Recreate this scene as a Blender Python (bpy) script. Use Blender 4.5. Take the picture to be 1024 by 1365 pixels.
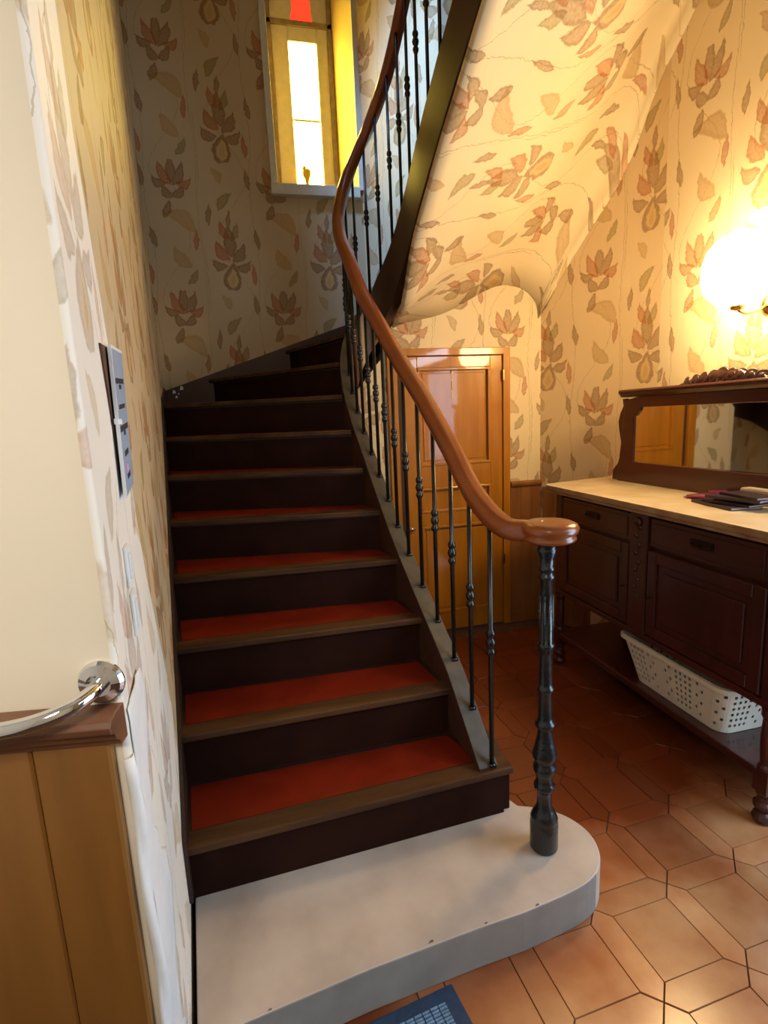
import bpy, bmesh, math, random
from mathutils import Vector, Matrix
random.seed(7)
for o in list(bpy.data.objects): bpy.data.objects.remove(o)
S = bpy.context.scene
COL = S.collection
PI = math.pi

# ------------------------------------------------------------------ camera
yaw, pitch, roll = .228686, .177264, -.0449452
F = Vector((math.sin(yaw)*math.cos(pitch), math.cos(yaw)*math.cos(pitch), -math.sin(pitch)))
R0 = Vector((math.cos(yaw), -math.sin(yaw), 0)); U0 = R0.cross(F)
Rr = math.cos(roll)*R0+math.sin(roll)*U0; Uu = math.cos(roll)*U0-math.sin(roll)*R0
cam = bpy.data.objects.new('camera', bpy.data.cameras.new('camera')); COL.objects.link(cam)
M = Matrix((Rr, Uu, -F)).transposed().to_4x4(); M.translation = Vector((0, 0, 1.5))
cam.matrix_world = M
cam.data.sensor_fit = 'VERTICAL'; cam.data.sensor_height = 36; cam.data.lens = 708.6/1365*36
cam.data.clip_start = .02
S.camera = cam

# ------------------------------------------------------------------ world and lights
w = bpy.data.worlds.new('world'); S.world = w; w.use_nodes = True
w.node_tree.nodes['Background'].inputs[0].default_value = (.80, .86, 1.0, 1)
w.node_tree.nodes['Background'].inputs[1].default_value = .12
def area(name, loc, target, sx, sy, power, col):
    l = bpy.data.lights.new(name, 'AREA'); l.shape = 'RECTANGLE'; l.size = sx; l.size_y = sy
    l.energy = power; l.color = col
    o = bpy.data.objects.new(name, l); COL.objects.link(o); o.location = loc
    d = Vector(target)-Vector(loc)
    o.rotation_euler = d.to_track_quat('-Z', 'Y').to_euler()
    return o
area('daylight_front_door_transom', (2.19, 0, 2.19), (0, 0, 2.19), 1.6, .13, 13, (.72, .84, 1.0))
area('daylight_front_door_glazing', (2.19, .60, 1.15), (0, .60, 1.15), 1.0, 1.7, 44, (.58, .78, 1.0))
wall_fill = area('near_wall_fill', (-.60, -.75, 2.5), (-.42, .81, 1.35), .4, .4, 5.0, (1.0, .93, .82))  # added fill lamp, narrowed to brighten only the near cream wall
up = area('upstairs_landing_daylight', (.30, 2.8, 5.3), (1.14, 3.62, 3.2), .35, .35, 8, (.26, .52, 1.0))
up.data.spread = math.radians(34); wall_fill.data.spread = math.radians(75)
SCONCE = 64.0
WINDOW = 30.0
S.view_settings.view_transform = 'Standard'; S.view_settings.look = 'None'
S.view_settings.gamma = 1; S.view_settings.use_curve_mapping = False
S.view_settings.exposure = 0.0

# ------------------------------------------------------------------ materials
def nmat(name):
    m = bpy.data.materials.new(name); m.use_nodes = True
    nt = m.node_tree; return m, nt, nt.nodes['Principled BSDF']
def N(nt, t, **k):
    n = nt.nodes.new(t)
    for a, b in k.items(): setattr(n, a, b)
    return n
def plain(name, col, rough=.5, metal=0, noise=0, scale=20, bump=0, spec=.5, rnd=0, stretch=(1, 1, 1), col2=None, coat=0):
    """noise-varied colour, fine bump; rnd adds a per-object tone"""
    m, nt, b = nmat(name)
    b.inputs['Roughness'].default_value = rough; b.inputs['Metallic'].default_value = metal
    b.inputs['Specular IOR Level'].default_value = spec
    b.inputs['Coat Weight'].default_value = coat; b.inputs['Coat Roughness'].default_value = .12
    tc = N(nt, 'ShaderNodeTexCoord'); mp = N(nt, 'ShaderNodeMapping'); mp.inputs['Scale'].default_value = stretch
    geo = N(nt, 'ShaderNodeNewGeometry')
    nt.links.new(geo.outputs['Position'] if rnd else tc.outputs['Object'], mp.inputs[0])
    nz = N(nt, 'ShaderNodeTexNoise'); nz.inputs['Scale'].default_value = scale; nz.inputs['Detail'].default_value = 5
    nt.links.new(mp.outputs[0], nz.inputs['Vector'])
    c2 = col2 or tuple(max(0, c*(1-noise)) for c in col)
    mr = N(nt, 'ShaderNodeMapRange'); mr.inputs[1].default_value = .3; mr.inputs[2].default_value = .7
    nt.links.new(nz.outputs[0], mr.inputs[0])
    mx = N(nt, 'ShaderNodeMix', data_type='RGBA')
    mx.inputs['A'].default_value = (*col, 1); mx.inputs['B'].default_value = (*c2, 1)
    nt.links.new(mr.outputs[0], mx.inputs['Factor'])
    out = mx.outputs['Result']
    if rnd:
        oi = N(nt, 'ShaderNodeObjectInfo'); hs = N(nt, 'ShaderNodeHueSaturation')
        r2 = N(nt, 'ShaderNodeMapRange'); r2.inputs[3].default_value = 1-rnd; r2.inputs[4].default_value = 1+rnd
        nt.links.new(oi.outputs['Random'], r2.inputs[0]); nt.links.new(r2.outputs[0], hs.inputs['Value'])
        nt.links.new(out, hs.inputs['Color']); out = hs.outputs[0]
    nt.links.new(out, b.inputs['Base Color'])
    if bump:
        bp = N(nt, 'ShaderNodeBump'); bp.inputs['Strength'].default_value = bump; bp.inputs['Distance'].default_value = .01
        nt.links.new(nz.outputs[0], bp.inputs['Height']); nt.links.new(bp.outputs[0], b.inputs['Normal'])
    return m
def wood(name, c1, c2, rough=.35, axis='Z', scale=6, spec=.5, coat=0, bump=.05):
    st = {'X': (.12, 1, 1), 'Y': (1, .12, 1), 'Z': (1, 1, .12)}[axis]
    return plain(name, c1, rough, 0, 0, scale*4, bump, spec, 0, st, c2, coat)
def emit(name, col, strength):
    m, nt, b = nmat(name); b.inputs['Base Color'].default_value = (*[min(c, .9) for c in col], 1)
    b.inputs['Emission Color'].default_value = (*col, 1); b.inputs['Emission Strength'].default_value = strength
    return m

# leaf node group: a pointed, bent leaf mask in local coordinates
def leaf_group():
    g = bpy.data.node_groups.new('leaf_mask', 'ShaderNodeTree')
    for nm, ty in (('Vector', 'NodeSocketVector'), ('Loc', 'NodeSocketVector'), ('Rot', 'NodeSocketVector'), ('Scale', 'NodeSocketVector'), ('Bend', 'NodeSocketFloat')):
        g.interface.new_socket(nm, in_out='INPUT', socket_type=ty)
    g.interface.new_socket('Mask', in_out='OUTPUT', socket_type='NodeSocketFloat')
    gi = g.nodes.new('NodeGroupInput'); go = g.nodes.new('NodeGroupOutput'); L = g.links.new
    mp = g.nodes.new('ShaderNodeMapping'); mp.vector_type = 'TEXTURE'
    for k, q in (('Vector', 'Vector'), ('Loc', 'Location'), ('Rot', 'Rotation'), ('Scale', 'Scale')): L(gi.outputs[k], mp.inputs[q])
    sx = g.nodes.new('ShaderNodeSeparateXYZ'); L(mp.outputs[0], sx.inputs[0])
    def mth(op, a, b=None, c=None):
        n = g.nodes.new('ShaderNodeMath'); n.operation = op
        for i, v in enumerate((a, b, c)):
            if v is None: continue
            if isinstance(v, (int, float)): n.inputs[i].default_value = v
            else: L(v, n.inputs[i])
        return n.outputs[0]
    x2 = mth('MULTIPLY', sx.outputs[0], sx.outputs[0])
    env = mth('SUBTRACT', 1.0, x2)
    env = mth('MULTIPLY', env, mth('MAXIMUM', mth('MULTIPLY_ADD', sx.outputs[0], -.45, 1.0), .05))
    yy = mth('ABSOLUTE', mth('MULTIPLY_ADD', x2, gi.outputs['Bend'], sx.outputs[1]))
    d = mth('SUBTRACT', env, yy)
    mr = g.nodes.new('ShaderNodeMapRange'); mr.inputs[1].default_value = 0; mr.inputs[2].default_value = .16
    L(d, mr.inputs[0])
    m2 = g.nodes.new('ShaderNodeMapRange'); m2.inputs[1].default_value = .30; m2.inputs[2].default_value = .55; m2.inputs[3].default_value = 1; m2.inputs[4].default_value = .80
    L(d, m2.inputs[0]); L(mth('MULTIPLY', mr.outputs[0], m2.outputs[0]), go.inputs[0])
    return g
LEAF = leaf_group()
# motif leaves: (layer, u, v, angle deg, half length, half width, bend); tile .54 x .62 m
TW, TH = .50, .60
def flower(cx, cy, s, flip):
    q = []
    f = -1 if flip else 1
    def a(l, dx, dy, ang, ln, wd, b=0): q.append((l, cx+f*dx*s, cy+dy*s, ang if f > 0 else 180-ang, ln*s, wd*s, b*f))
    a('brown', 0, -.070, 84, .052, .030, .15); a('gold', .002, -.072, 84, .034, .017); a('rust', .002, -.076, 84, .020, .007)
    a('brown', -.042, -.035, 152, .030, .016, .9); a('brown', .044, -.040, 28, .030, .016, -.9); a('rust', -.032, .010, 122, .038, .018, .6)
    a('brown', .034, .004, 58, .038, .018, -.6); a('brown', 0, .045, 93, .055, .021, .1); a('rust', -.020, .075, 112, .034, .013, .5)
    a('olive', .021, .070, 68, .034, .013, -.5); a('brown', .002, .112, 86, .030, .008, .1)
    return q
def plume(cx, cy, s, flip):
    q = []; f = -1 if flip else 1
    def a(l, dx, dy, ang, ln, wd, b=0): q.append((l, cx+f*dx*s, cy+dy*s, ang if f > 0 else 180-ang, ln*s, wd*s, b*f))
    a('brown', 0, .075, 92, .048, .016, .1); a('rust', .027, .058, 64, .044, .016, -.5); a('brown', -.027, .058, 116, .044, .016, .5)
    a('brown', .044, .028, 26, .028, .015, -1); a('rust', -.044, .028, 154, .028, .015, 1); a('brown', .022, .002, 52, .028, .015, -.6)
    a('brown', -.022, .002, 128, .028, .015, .6); a('tan', -.020, -.070, 28, .060, .026, 1.0); a('brown', .020, -.048, 112, .032, .014, .3)
    return q
LV = flower(.125, .17, 1.55, False)+plume(.375, .45, 1.5, True)
LV += [('brown', .262, .25, 100, .055, .015, .1), ('rust', .235, .08, 95, .058, .014, -.1), ('olive', .11, .43, 50, .06, .024, .6),
       ('tan', .38, .15, 125, .07, .032, .6), ('brown', .035, .36, 82, .055, .014, .1), ('rust', .465, .24, 84, .055, .014, .1),
       ('brown', .235, .53, 96, .055, .014, -.1), ('tan', .09, .545, 120, .045, .02, -.6), ('olive', .44, .06, 60, .05, .018, -.5)]
COLS = {'rust': (.38, .11, .022), 'brown': (.24, .11, .028), 'olive': (.27, .19, .045), 'tan': (.46, .29, .11), 'gold': (.66, .48, .21)}
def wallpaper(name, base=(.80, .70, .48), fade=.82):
    m, nt, b = nmat(name); L = nt.links.new
    b.inputs['Roughness'].default_value = .55; b.inputs['Specular IOR Level'].default_value = .3
    uv = N(nt, 'ShaderNodeUVMap'); uv.uv_map = 'UVMap'
    nz = N(nt, 'ShaderNodeTexNoise'); nz.inputs['Scale'].default_value = 38; nz.inputs['Detail'].default_value = 3
    uvs = N(nt, 'ShaderNodeVectorMath', operation='SCALE'); L(uv.outputs[0], uvs.inputs[0]); uvs.inputs['Scale'].default_value = .74
    L(uvs.outputs[0], nz.inputs['Vector'])
    vs = N(nt, 'ShaderNodeVectorMath', operation='SUBTRACT'); L(nz.outputs['Color'], vs.inputs[0]); vs.inputs[1].default_value = (.5, .5, .5)
    vm = N(nt, 'ShaderNodeVectorMath', operation='SCALE'); L(vs.outputs[0], vm.inputs[0]); vm.inputs['Scale'].default_value = .022
    va = N(nt, 'ShaderNodeVectorMath', operation='ADD'); L(uvs.outputs[0], va.inputs[0]); L(vm.outputs[0], va.inputs[1])
    wr = N(nt, 'ShaderNodeVectorMath', operation='WRAP'); L(va.outputs[0], wr.inputs[0])
    wr.inputs[1].default_value = (TW, TH, 1); wr.inputs[2].default_value = (0, 0, -1)
    P = wr.outputs[0]
    masks = {}
    for (l, u, v, an, ln, wd, bd) in LV:
        g = N(nt, 'ShaderNodeGroup'); g.node_tree = LEAF; L(P, g.inputs['Vector'])
        g.inputs['Loc'].default_value = (u, v, 0); g.inputs['Rot'].default_value = (0, 0, math.radians(an))
        g.inputs['Scale'].default_value = (ln, wd, 1); g.inputs['Bend'].default_value = bd
        if l in masks:
            x = N(nt, 'ShaderNodeMath', operation='MAXIMUM'); L(masks[l], x.inputs[0]); L(g.outputs[0], x.inputs[1]); masks[l] = x.outputs[0]
        else: masks[l] = g.outputs[0]
    # thin curling stems
    sp = N(nt, 'ShaderNodeSeparateXYZ'); L(P, sp.inputs[0])
    def mth(op, a, b=None, c=None):
        n = N(nt, 'ShaderNodeMath', operation=op)
        for i, v in enumerate((a, b, c)):
            if v is None: continue
            if isinstance(v, (int, float)): n.inputs[i].default_value = v
            else: L(v, n.inputs[i])
        return n.outputs[0]
    stems = None
    for (u0, amp, fr, ph, wd) in ((.255, .010, 2*PI/TH, 0, .0016), (.0, .006, 2*PI/TH, 1, .0016), (.49, .006, 2*PI/TH, 1, .0013), (.15, .075, 2*PI/TH, 2.2, .0014), (.36, .08, 2*PI/TH, 5.2, .0014)):
        s = mth('SINE', mth('MULTIPLY_ADD', sp.outputs[1], fr, ph))
        d = mth('ABSOLUTE', mth('SUBTRACT', sp.outputs[0], mth('MULTIPLY_ADD', s, amp, u0)))
        k = mth('LESS_THAN', d, wd)
        stems = k if stems is None else mth('MAXIMUM', stems, k)
    n2 = N(nt, 'ShaderNodeTexNoise'); n2.inputs['Scale'].default_value = 2.2; n2.inputs['Detail'].default_value = 4; L(uv.outputs[0], n2.inputs['Vector'])
    n3 = N(nt, 'ShaderNodeTexNoise'); n3.inputs['Scale'].default_value = 90; n3.inputs['Detail'].default_value = 2; L(uv.outputs[0], n3.inputs['Vector'])
    dirt = N(nt, 'ShaderNodeMix', data_type='RGBA'); dirt.inputs['A'].default_value = (*base, 1)
    dirt.inputs['B'].default_value = (base[0]*.88, base[1]*.82, base[2]*.72, 1)
    L(n2.outputs[0], dirt.inputs['Factor']); c = dirt.outputs['Result']
    ink = N(nt, 'ShaderNodeMapRange'); ink.inputs[1].default_value = .25; ink.inputs[2].default_value = .7
    ink.inputs[3].default_value = fade; ink.inputs[4].default_value = fade*.70; L(n3.outputs[0], ink.inputs[0])
    def lay(c, mask, col, k):
        mx = N(nt, 'ShaderNodeMix', data_type='RGBA'); L(c, mx.inputs['A']); mx.inputs['B'].default_value = (*col, 1)
        L(mth('MULTIPLY', mask, k), mx.inputs['Factor']); return mx.outputs['Result']
    c = lay(c, stems, COLS['olive'], .45)
    for l in ('tan', 'olive', 'brown', 'rust', 'gold'):
        c = lay(c, masks[l], COLS[l], ink.outputs[0])
    L(c, b.inputs['Base Color'])
    bp = N(nt, 'ShaderNodeBump'); bp.inputs['Strength'].default_value = .15; bp.inputs['Distance'].default_value = .004
    L(n2.outputs[0], bp.inputs['Height']); L(bp.outputs[0], b.inputs['Normal'])
    return m
PAPER = wallpaper('wallpaper_floral', (.80, .69, .47))
PAPER_MID = wallpaper('wallpaper_floral_dimmed', (.58, .47, .31), .92)  # aged paper tone with stairwell dimness mixed into its colour
PAPER_PALE = wallpaper('wallpaper_floral_pale', (.84, .80, .74), .55)  # paler base with fainter print
PAPER_SHADED = wallpaper('wallpaper_floral_shaded', (.72, .57, .36))  # browner copy of the paper; corner shade put into the colour

PLASTER = plain('cream_paint', (.80, .72, .58), .7, noise=.06, scale=3, bump=.1)
DADO = wood('oak_dado', (.27, .115, .022), (.19, .075, .014), .38, 'Z', 3)
DADO_D = wood('brown_dado', (.30, .12, .035), (.20, .075, .02), .35, 'Z', 3)
RAILCAP = wood('worn_dark_rail', (.25, .10, .04), (.13, .05, .025), .38, 'X', 4)
DOORW = wood('varnished_oak_door', (.50, .20, .012), (.38, .14, .008), .4, 'Z', 4, spec=.25, coat=.6)
DOORW.node_tree.nodes['Principled BSDF'].inputs['Coat Roughness'].default_value = .05
JAMB_SHADOW = plain('gap_shadow_fill', (.05, .022, .01), .7)
HANDR = wood('polished_handrail', (.27, .065, .012), (.19, .042, .008), .28, 'Y', 3, coat=.3)
DARKW = wood('dark_brown_paint', (.032, .013, .009), (.022, .009, .006), .42, 'X', 2)
RISER = plain('riser_brown_paint', (.026, .0085, .0055), .6, noise=.3, scale=8, spec=.06)
NOSE = wood('worn_wood_nosing', (.095, .042, .016), (.03, .012, .006), .5, 'X', 5, spec=.2)
RED = plain('worn_red_tread_paint', (.165, .014, .004), .5, noise=.35, scale=7, bump=.08, spec=.12)
STRTOP = plain('string_grey_top', (.065, .052, .038), .5, noise=.4, scale=25, bump=.1)
STRW = plain('string_brown', (.060, .024, .014), .40, noise=.3, scale=6)
IRON = plain('black_cast_iron', (.008, .010, .012), .26, 0, noise=.3, scale=60, bump=.25, spec=.6)
IRON2 = plain('baluster_iron', (.010, .008, .007), .25, 0, noise=.3, scale=60)
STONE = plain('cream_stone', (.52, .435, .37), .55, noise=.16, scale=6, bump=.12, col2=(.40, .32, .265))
STONE_S = plain('shaded_stone_side', (.29, .27, .25), .65, noise=.25, scale=8, bump=.15)  # darker copy of the stone, front-face shade put into its colour
CHIP = plain('chipped_stone', (.13, .10, .08), .8)
MAHOG = wood('mahogany', (.065, .014, .013), (.038, .009, .009), .30, 'Z', 3, coat=.25)
MAHOG_Y = wood('mahogany_long', (.075, .016, .013), (.042, .010, .009), .28, 'Y', 3, coat=.3)
CARVE = plain('carved_dark_wood', (.05, .015, .013), .28, noise=.3, scale=30, bump=.4, coat=.3)
MARBLE = plain('veined_marble', (.86, .74, .52), .16, noise=.3, scale=5, col2=(.70, .52, .30), spec=.5)
MARBLE_E = plain('marble_edge', (.45, .30, .17), .3, noise=.5, scale=14, col2=(.25, .13, .07))
MIRROR = plain('mirror_glass', (.86, .84, .76), .03, 1)
CHROME = plain('chrome', (.82, .82, .83), .07, 1)
BRASS = plain('brass', (.55, .36, .12), .25, 1)
OLDBR = plain('dull_old_brass', (.09, .06, .035), .45, 1, noise=.5, scale=40)
BASKET = plain('white_plastic', (.74, .69, .58), .42, noise=.05)
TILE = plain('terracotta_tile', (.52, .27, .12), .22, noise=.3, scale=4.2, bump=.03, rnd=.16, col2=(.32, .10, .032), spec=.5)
GROUT = plain('grout', (.12, .055, .03), .8, noise=.3, scale=30)
CASING = plain('off_white_window_paint', (.70, .68, .58), .5, noise=.12, scale=20)
SASH = plain('grey_brown_sash', (.34, .27, .16), .55, noise=.35, scale=25)
REVEAL = plain('yellow_plaster', (.64, .50, .22), .6, noise=.15, scale=5)
PANE = emit('backlit_yellow_glass', (1.0, .72, .11), WINDOW)
REDG = emit('backlit_red_glass', (1.0, .055, .02), 1.1)
SHADE = emit('lit_lampshade', (1.0, .70, .34), SCONCE)
CEIL = plain('cream_ceiling', (.75, .68, .55), .8, noise=.06, scale=3)
WHITEP = plain('torn_white_paper', (.78, .76, .74), .6, noise=.08, scale=14, bump=.3)
SWITCHM = plain('white_switch_plastic', (.85, .85, .85), .3)
NOTICE = plain('blue_grey_notice_sheet', (.42, .50, .64), .25, noise=.05)
INK = plain('black_print', (.03, .03, .04), .6)
PINK = plain('pink_print', (.60, .30, .50), .6)
NB = plain('brown_notice_board', (.10, .035, .015), .5, noise=.3)
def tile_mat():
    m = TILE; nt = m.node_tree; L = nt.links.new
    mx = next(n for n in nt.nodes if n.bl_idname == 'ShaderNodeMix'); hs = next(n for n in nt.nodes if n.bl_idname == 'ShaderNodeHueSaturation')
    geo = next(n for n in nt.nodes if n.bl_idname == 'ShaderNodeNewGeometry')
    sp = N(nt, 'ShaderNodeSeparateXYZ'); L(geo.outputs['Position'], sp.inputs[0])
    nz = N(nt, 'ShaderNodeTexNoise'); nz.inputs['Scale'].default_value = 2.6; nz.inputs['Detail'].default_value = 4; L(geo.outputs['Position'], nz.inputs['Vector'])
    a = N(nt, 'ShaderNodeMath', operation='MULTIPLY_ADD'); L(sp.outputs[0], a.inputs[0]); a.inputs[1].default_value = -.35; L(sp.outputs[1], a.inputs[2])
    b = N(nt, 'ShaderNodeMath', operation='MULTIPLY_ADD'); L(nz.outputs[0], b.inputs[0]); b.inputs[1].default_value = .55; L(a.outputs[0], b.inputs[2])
    r = N(nt, 'ShaderNodeMapRange'); r.inputs[1].default_value = 1.02; r.inputs[2].default_value = 1.36; L(b.outputs[0], r.inputs[0])  # daylit zone by the entry painted pale, tiles beyond dark red
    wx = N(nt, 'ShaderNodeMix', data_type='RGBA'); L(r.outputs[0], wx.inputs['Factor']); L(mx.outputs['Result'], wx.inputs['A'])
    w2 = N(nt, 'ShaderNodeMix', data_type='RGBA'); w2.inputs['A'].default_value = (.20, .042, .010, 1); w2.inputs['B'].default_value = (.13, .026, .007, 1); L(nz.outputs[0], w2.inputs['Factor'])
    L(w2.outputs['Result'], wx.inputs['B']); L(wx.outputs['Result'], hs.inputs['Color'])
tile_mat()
MATB = plain('navy_mat_rubber', (.012, .035, .085), .75, noise=.3, scale=60, bump=.2)
MATR = plain('light_blue_mat_rib', (.17, .29, .45), .9, noise=.4, scale=120, bump=.5)
FIG = plain('ochre_figurine', (.60, .47, .04), .5)
MAG = plain('magenta_cover', (.26, .015, .09), .4)
DKP = plain('dark_cover', (.030, .018, .028), .35)
PGE = plain('page_edges', (.45, .38, .38), .7)
CARD = plain('pale_card', (.62, .55, .45), .6, noise=.08)

# ------------------------------------------------------------------ object helpers
ORG = {}
def setp(o, label=None, cat=None, group=None, kind=None):
    if label: o['label'] = label
    if cat: o['category'] = cat
    if group: o['group'] = group
    if kind: o['kind'] = kind
    return o
def empty(name, loc, label, cat, group=None):
    o = bpy.data.objects.new(name, None); COL.objects.link(o); o.location = loc; o.empty_display_size = .05
    ORG[o.name] = Vector(loc); return setp(o, label, cat, group)
def mesh_obj(name, V, Fc, mats, parent=None, uv=None, smooth=False, mi=None, base=None, bevel=0):
    org = ORG[parent.name] if parent is not None else Vector(base or (0, 0, 0))
    me = bpy.data.meshes.new(name)
    me.from_pydata([tuple(Vector(v)-org) for v in V], [], Fc); me.update()
    bm = bmesh.new(); bm.from_mesh(me); bmesh.ops.recalc_face_normals(bm, faces=bm.faces[:]); bm.to_mesh(me); bm.free()
    if not isinstance(mats, (list, tuple)): mats = [mats]
    for m in mats: me.materials.append(m)
    if mi:
        for i, p in enumerate(me.polygons): p.material_index = mi[i]
    if uv:
        lay = me.uv_layers.new(name='UVMap')
        for l in me.loops: lay.data[l.index].uv = uv(me.vertices[l.vertex_index].co+org)
    if smooth:
        for p in me.polygons: p.use_smooth = True
    o = bpy.data.objects.new(name, me); COL.objects.link(o)
    if parent is not None: o.parent = parent
    else: o.location = org
    ORG[o.name] = org
    if bevel:
        b = o.modifiers.new('bevel', 'BEVEL'); b.width = bevel; b.segments = 2; b.limit_method = 'ANGLE'
    return o
class MB:
    def __init__(s): s.V = []; s.F = []; s.M = []
    def add(s, V, Fc, m=0):
        n = len(s.V); s.V += [tuple(v) for v in V]; s.F += [tuple(n+i for i in f) for f in Fc]; s.M += [m]*len(Fc); return s
    def box(s, x0, x1, y0, y1, z0, z1, m=0, fr=None):
        V = [(x, y, z) for z in (z0, z1) for y in (y0, y1) for x in (x0, x1)]
        if fr: V = [fr(v) for v in V]
        return s.add(V, [(0, 2, 3, 1), (4, 5, 7, 6), (0, 1, 5, 4), (2, 6, 7, 3), (0, 4, 6, 2), (1, 3, 7, 5)], m)
    def prism(s, poly, vec, m=0):
        n = len(poly); v = Vector(vec)
        V = [Vector(p) for p in poly]+[Vector(p)+v for p in poly]
        Fc = [tuple(range(n))[::-1], tuple(range(n, 2*n))]+[(i, (i+1) % n, n+(i+1) % n, n+i) for i in range(n)]
        return s.add(V, Fc, m)
    def lathe(s, prof, c=(0, 0, 0), seg=20, m=0, ax=None):
        V = []; Fc = []
        for r, z in prof:
            for k in range(seg):
                a = 2*PI*k/seg; V.append(Vector((r*math.cos(a), r*math.sin(a), z)))
        for i in range(len(prof)-1):
            for k in range(seg):
                k2 = (k+1) % seg; Fc.append((i*seg+k, i*seg+k2, (i+1)*seg+k2, (i+1)*seg+k))
        Fc.append(tuple(range(seg))[::-1]); Fc.append(tuple((len(prof)-1)*seg+k for k in range(seg)))
        if ax is not None:
            q = Vector((0, 0, 1)).rotation_difference(Vector(ax)); V = [q @ v for v in V]
        return s.add([v+Vector(c) for v in V], Fc, m)
    def sweep(s, path, sec, m=0, closed=False, scale=None):
        """sec: list of (side, up); path horizontal-ish; up stays near +Z"""
        P = [Vector(p) for p in path]; n = len(sec); V = []; Fc = []
        for i, p in enumerate(P):
            t = (P[min(i+1, len(P)-1)]-P[max(i-1, 0)]).normalized()
            sd = t.cross(Vector((0, 0, 1)))
            if sd.length < .05: sd = s.ls
            sd.normalize(); s.ls = sd; up = sd.cross(t).normalized()
            k = scale[i] if scale else 1
            V += [p+sd*a*k+up*b*k for a, b in sec]
        for i in range(len(P)-1):
            for k in range(n):
                k2 = (k+1) % n; Fc.append((i*n+k, i*n+k2, (i+1)*n+k2, (i+1)*n+k))
        Fc.append(tuple(range(n))[::-1]); Fc.append(tuple((len(P)-1)*n+k for k in range(n)))
        return s.add(V, Fc, m)
    def build(s, name, mats, parent=None, **k):
        return mesh_obj(name, s.V, s.F, mats, parent, mi=s.M, **k)
def circ(r, n=12, sx=1, sy=1): return [(r*sx*math.cos(2*PI*i/n), r*sy*math.sin(2*PI*i/n)) for i in range(n)]
def catmull(P, n):
    P = [Vector(p) for p in P]; out = []
    Q = [2*P[0]-P[1]]+P+[2*P[-1]-P[-2]]
    for i in range(1, len(Q)-2):
        for k in range(n):
            t = k/n; a, b, c, d = Q[i-1], Q[i], Q[i+1], Q[i+2]
            out.append(.5*((2*b)+(c-a)*t+(2*a-5*b+4*c-d)*t*t+(3*b-a-3*c+d)*t**3))
    out.append(P[-1]); return out

# ------------------------------------------------------------------ the setting
def walluv(p0, d, off=0, voff=0):
    d = Vector(d).normalized(); p0 = Vector(p0)
    return lambda v: ((Vector((v.x, v.y, 0))-Vector((p0.x, p0.y, 0))).dot(d)+off, v.z+voff)
def XB(y): return -.266-.114*(y-1.16)          # the left stair wall's plane
YW = 4.05                                       # back wall of the stairwell
XR = 2.2                                        # right wall
CORN = (XB(.82), .82)
DW = 3.35                                       # wall with the cupboard door

# floor
fl = MB().box(-1.4, 2.35, -2.1, 3.6, -.08, -.006).build('floor', GROUT); setp(fl, kind='structure')
def tile_mesh(kind):
    s = .098; g = .0; t = .012
    if kind == 0: poly = [(-s, -s), (s, -s), (s, s), (-s, s)]
    else:
        h = .0375; L2 = .098
        poly = [(-L2, -h), (L2, -h), (L2+h, 0), (L2, h), (-L2, h), (-L2-h, 0)]
    b = MB(); n = len(poly)
    top = [(x*.992, y*(.992 if kind == 0 else .98), 0.0) for x, y in poly]; mid = [(x, y, -.002) for x, y in poly]; bot = [(x, y, -t) for x, y in poly]
    V = top+mid+bot
    Fc = [tuple(range(n))]+[(i, n+i, n+(i+1) % n, (i+1) % n) for i in range(n)]+[(n+i, 2*n+i, 2*n+(i+1) % n, n+(i+1) % n) for i in range(n)]
    me = bpy.data.meshes.new('floor_tile'); me.from_pydata(V, [], Fc); me.materials.append(TILE)
    bm = bmesh.new(); bm.from_mesh(me); bmesh.ops.recalc_face_normals(bm, faces=bm.faces[:]); bm.to_mesh(me); bm.free()
    return me
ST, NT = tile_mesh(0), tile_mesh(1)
ang = math.radians(3.0); per = .2755; ca, sa = math.cos(ang), math.sin(ang)
def put_tile(me, name, gx, gy, rz):
    x = 1.022+ca*gx-sa*gy; y = 1.075+sa*gx+ca*gy
    if not (-.2 < x < 2.12 and .55 < y < 3.28): return
    if y > 2.9+.45/.3*(2.2-x)*.9+.0 and x > 1.9: return
    if x < .55 and y > 1.25: return
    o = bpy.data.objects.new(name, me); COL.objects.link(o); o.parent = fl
    o.location = (x, y, random.uniform(-.0008, .0006)); o.rotation_euler = (random.uniform(-.002, .002), random.uniform(-.002, .002), rz+ang)
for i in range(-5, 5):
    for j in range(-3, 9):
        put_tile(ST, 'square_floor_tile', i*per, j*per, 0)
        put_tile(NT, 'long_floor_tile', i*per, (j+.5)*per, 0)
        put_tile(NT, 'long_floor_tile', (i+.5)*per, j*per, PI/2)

# left stair wall (papered), rounded outside corner, near cream wall
dB = Vector((-.114, 1, 0)).normalized(); nB = Vector((1, .114, 0)).normalized()
H1 = 5.4
m = MB(); r = .010
y0 = .83
P3 = lambda y, z: (XB(y), y, z)
m.prism([P3(1.72, 0), P3(4.2, 0), P3(4.2, H1), P3(.98, H1), P3(1.10, 2.0), P3(1.24, 1.55), P3(1.36, 1.15), P3(1.60, .75)], (-.12, 0, 0))
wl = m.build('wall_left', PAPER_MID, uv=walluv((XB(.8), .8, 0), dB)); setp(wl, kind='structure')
m = MB(); m.prism([P3(y0, 0), P3(1.72, 0), P3(1.60, .75), P3(1.36, 1.15), P3(1.24, 1.55), P3(1.10, 2.0), P3(.98, H1), P3(y0, H1)], (-.12, .08, 0))
wl2 = m.build('wall_left_near', PAPER_PALE, uv=walluv((XB(.8), .8, 0), dB)); setp(wl2, kind='structure')
cx, cy = XB(.82+r)-r, .82+r
V = []; Fc = []
aa = [math.radians(-90+k*96/8) for k in range(9)]
zs = [0, 1.02, H1]
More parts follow.
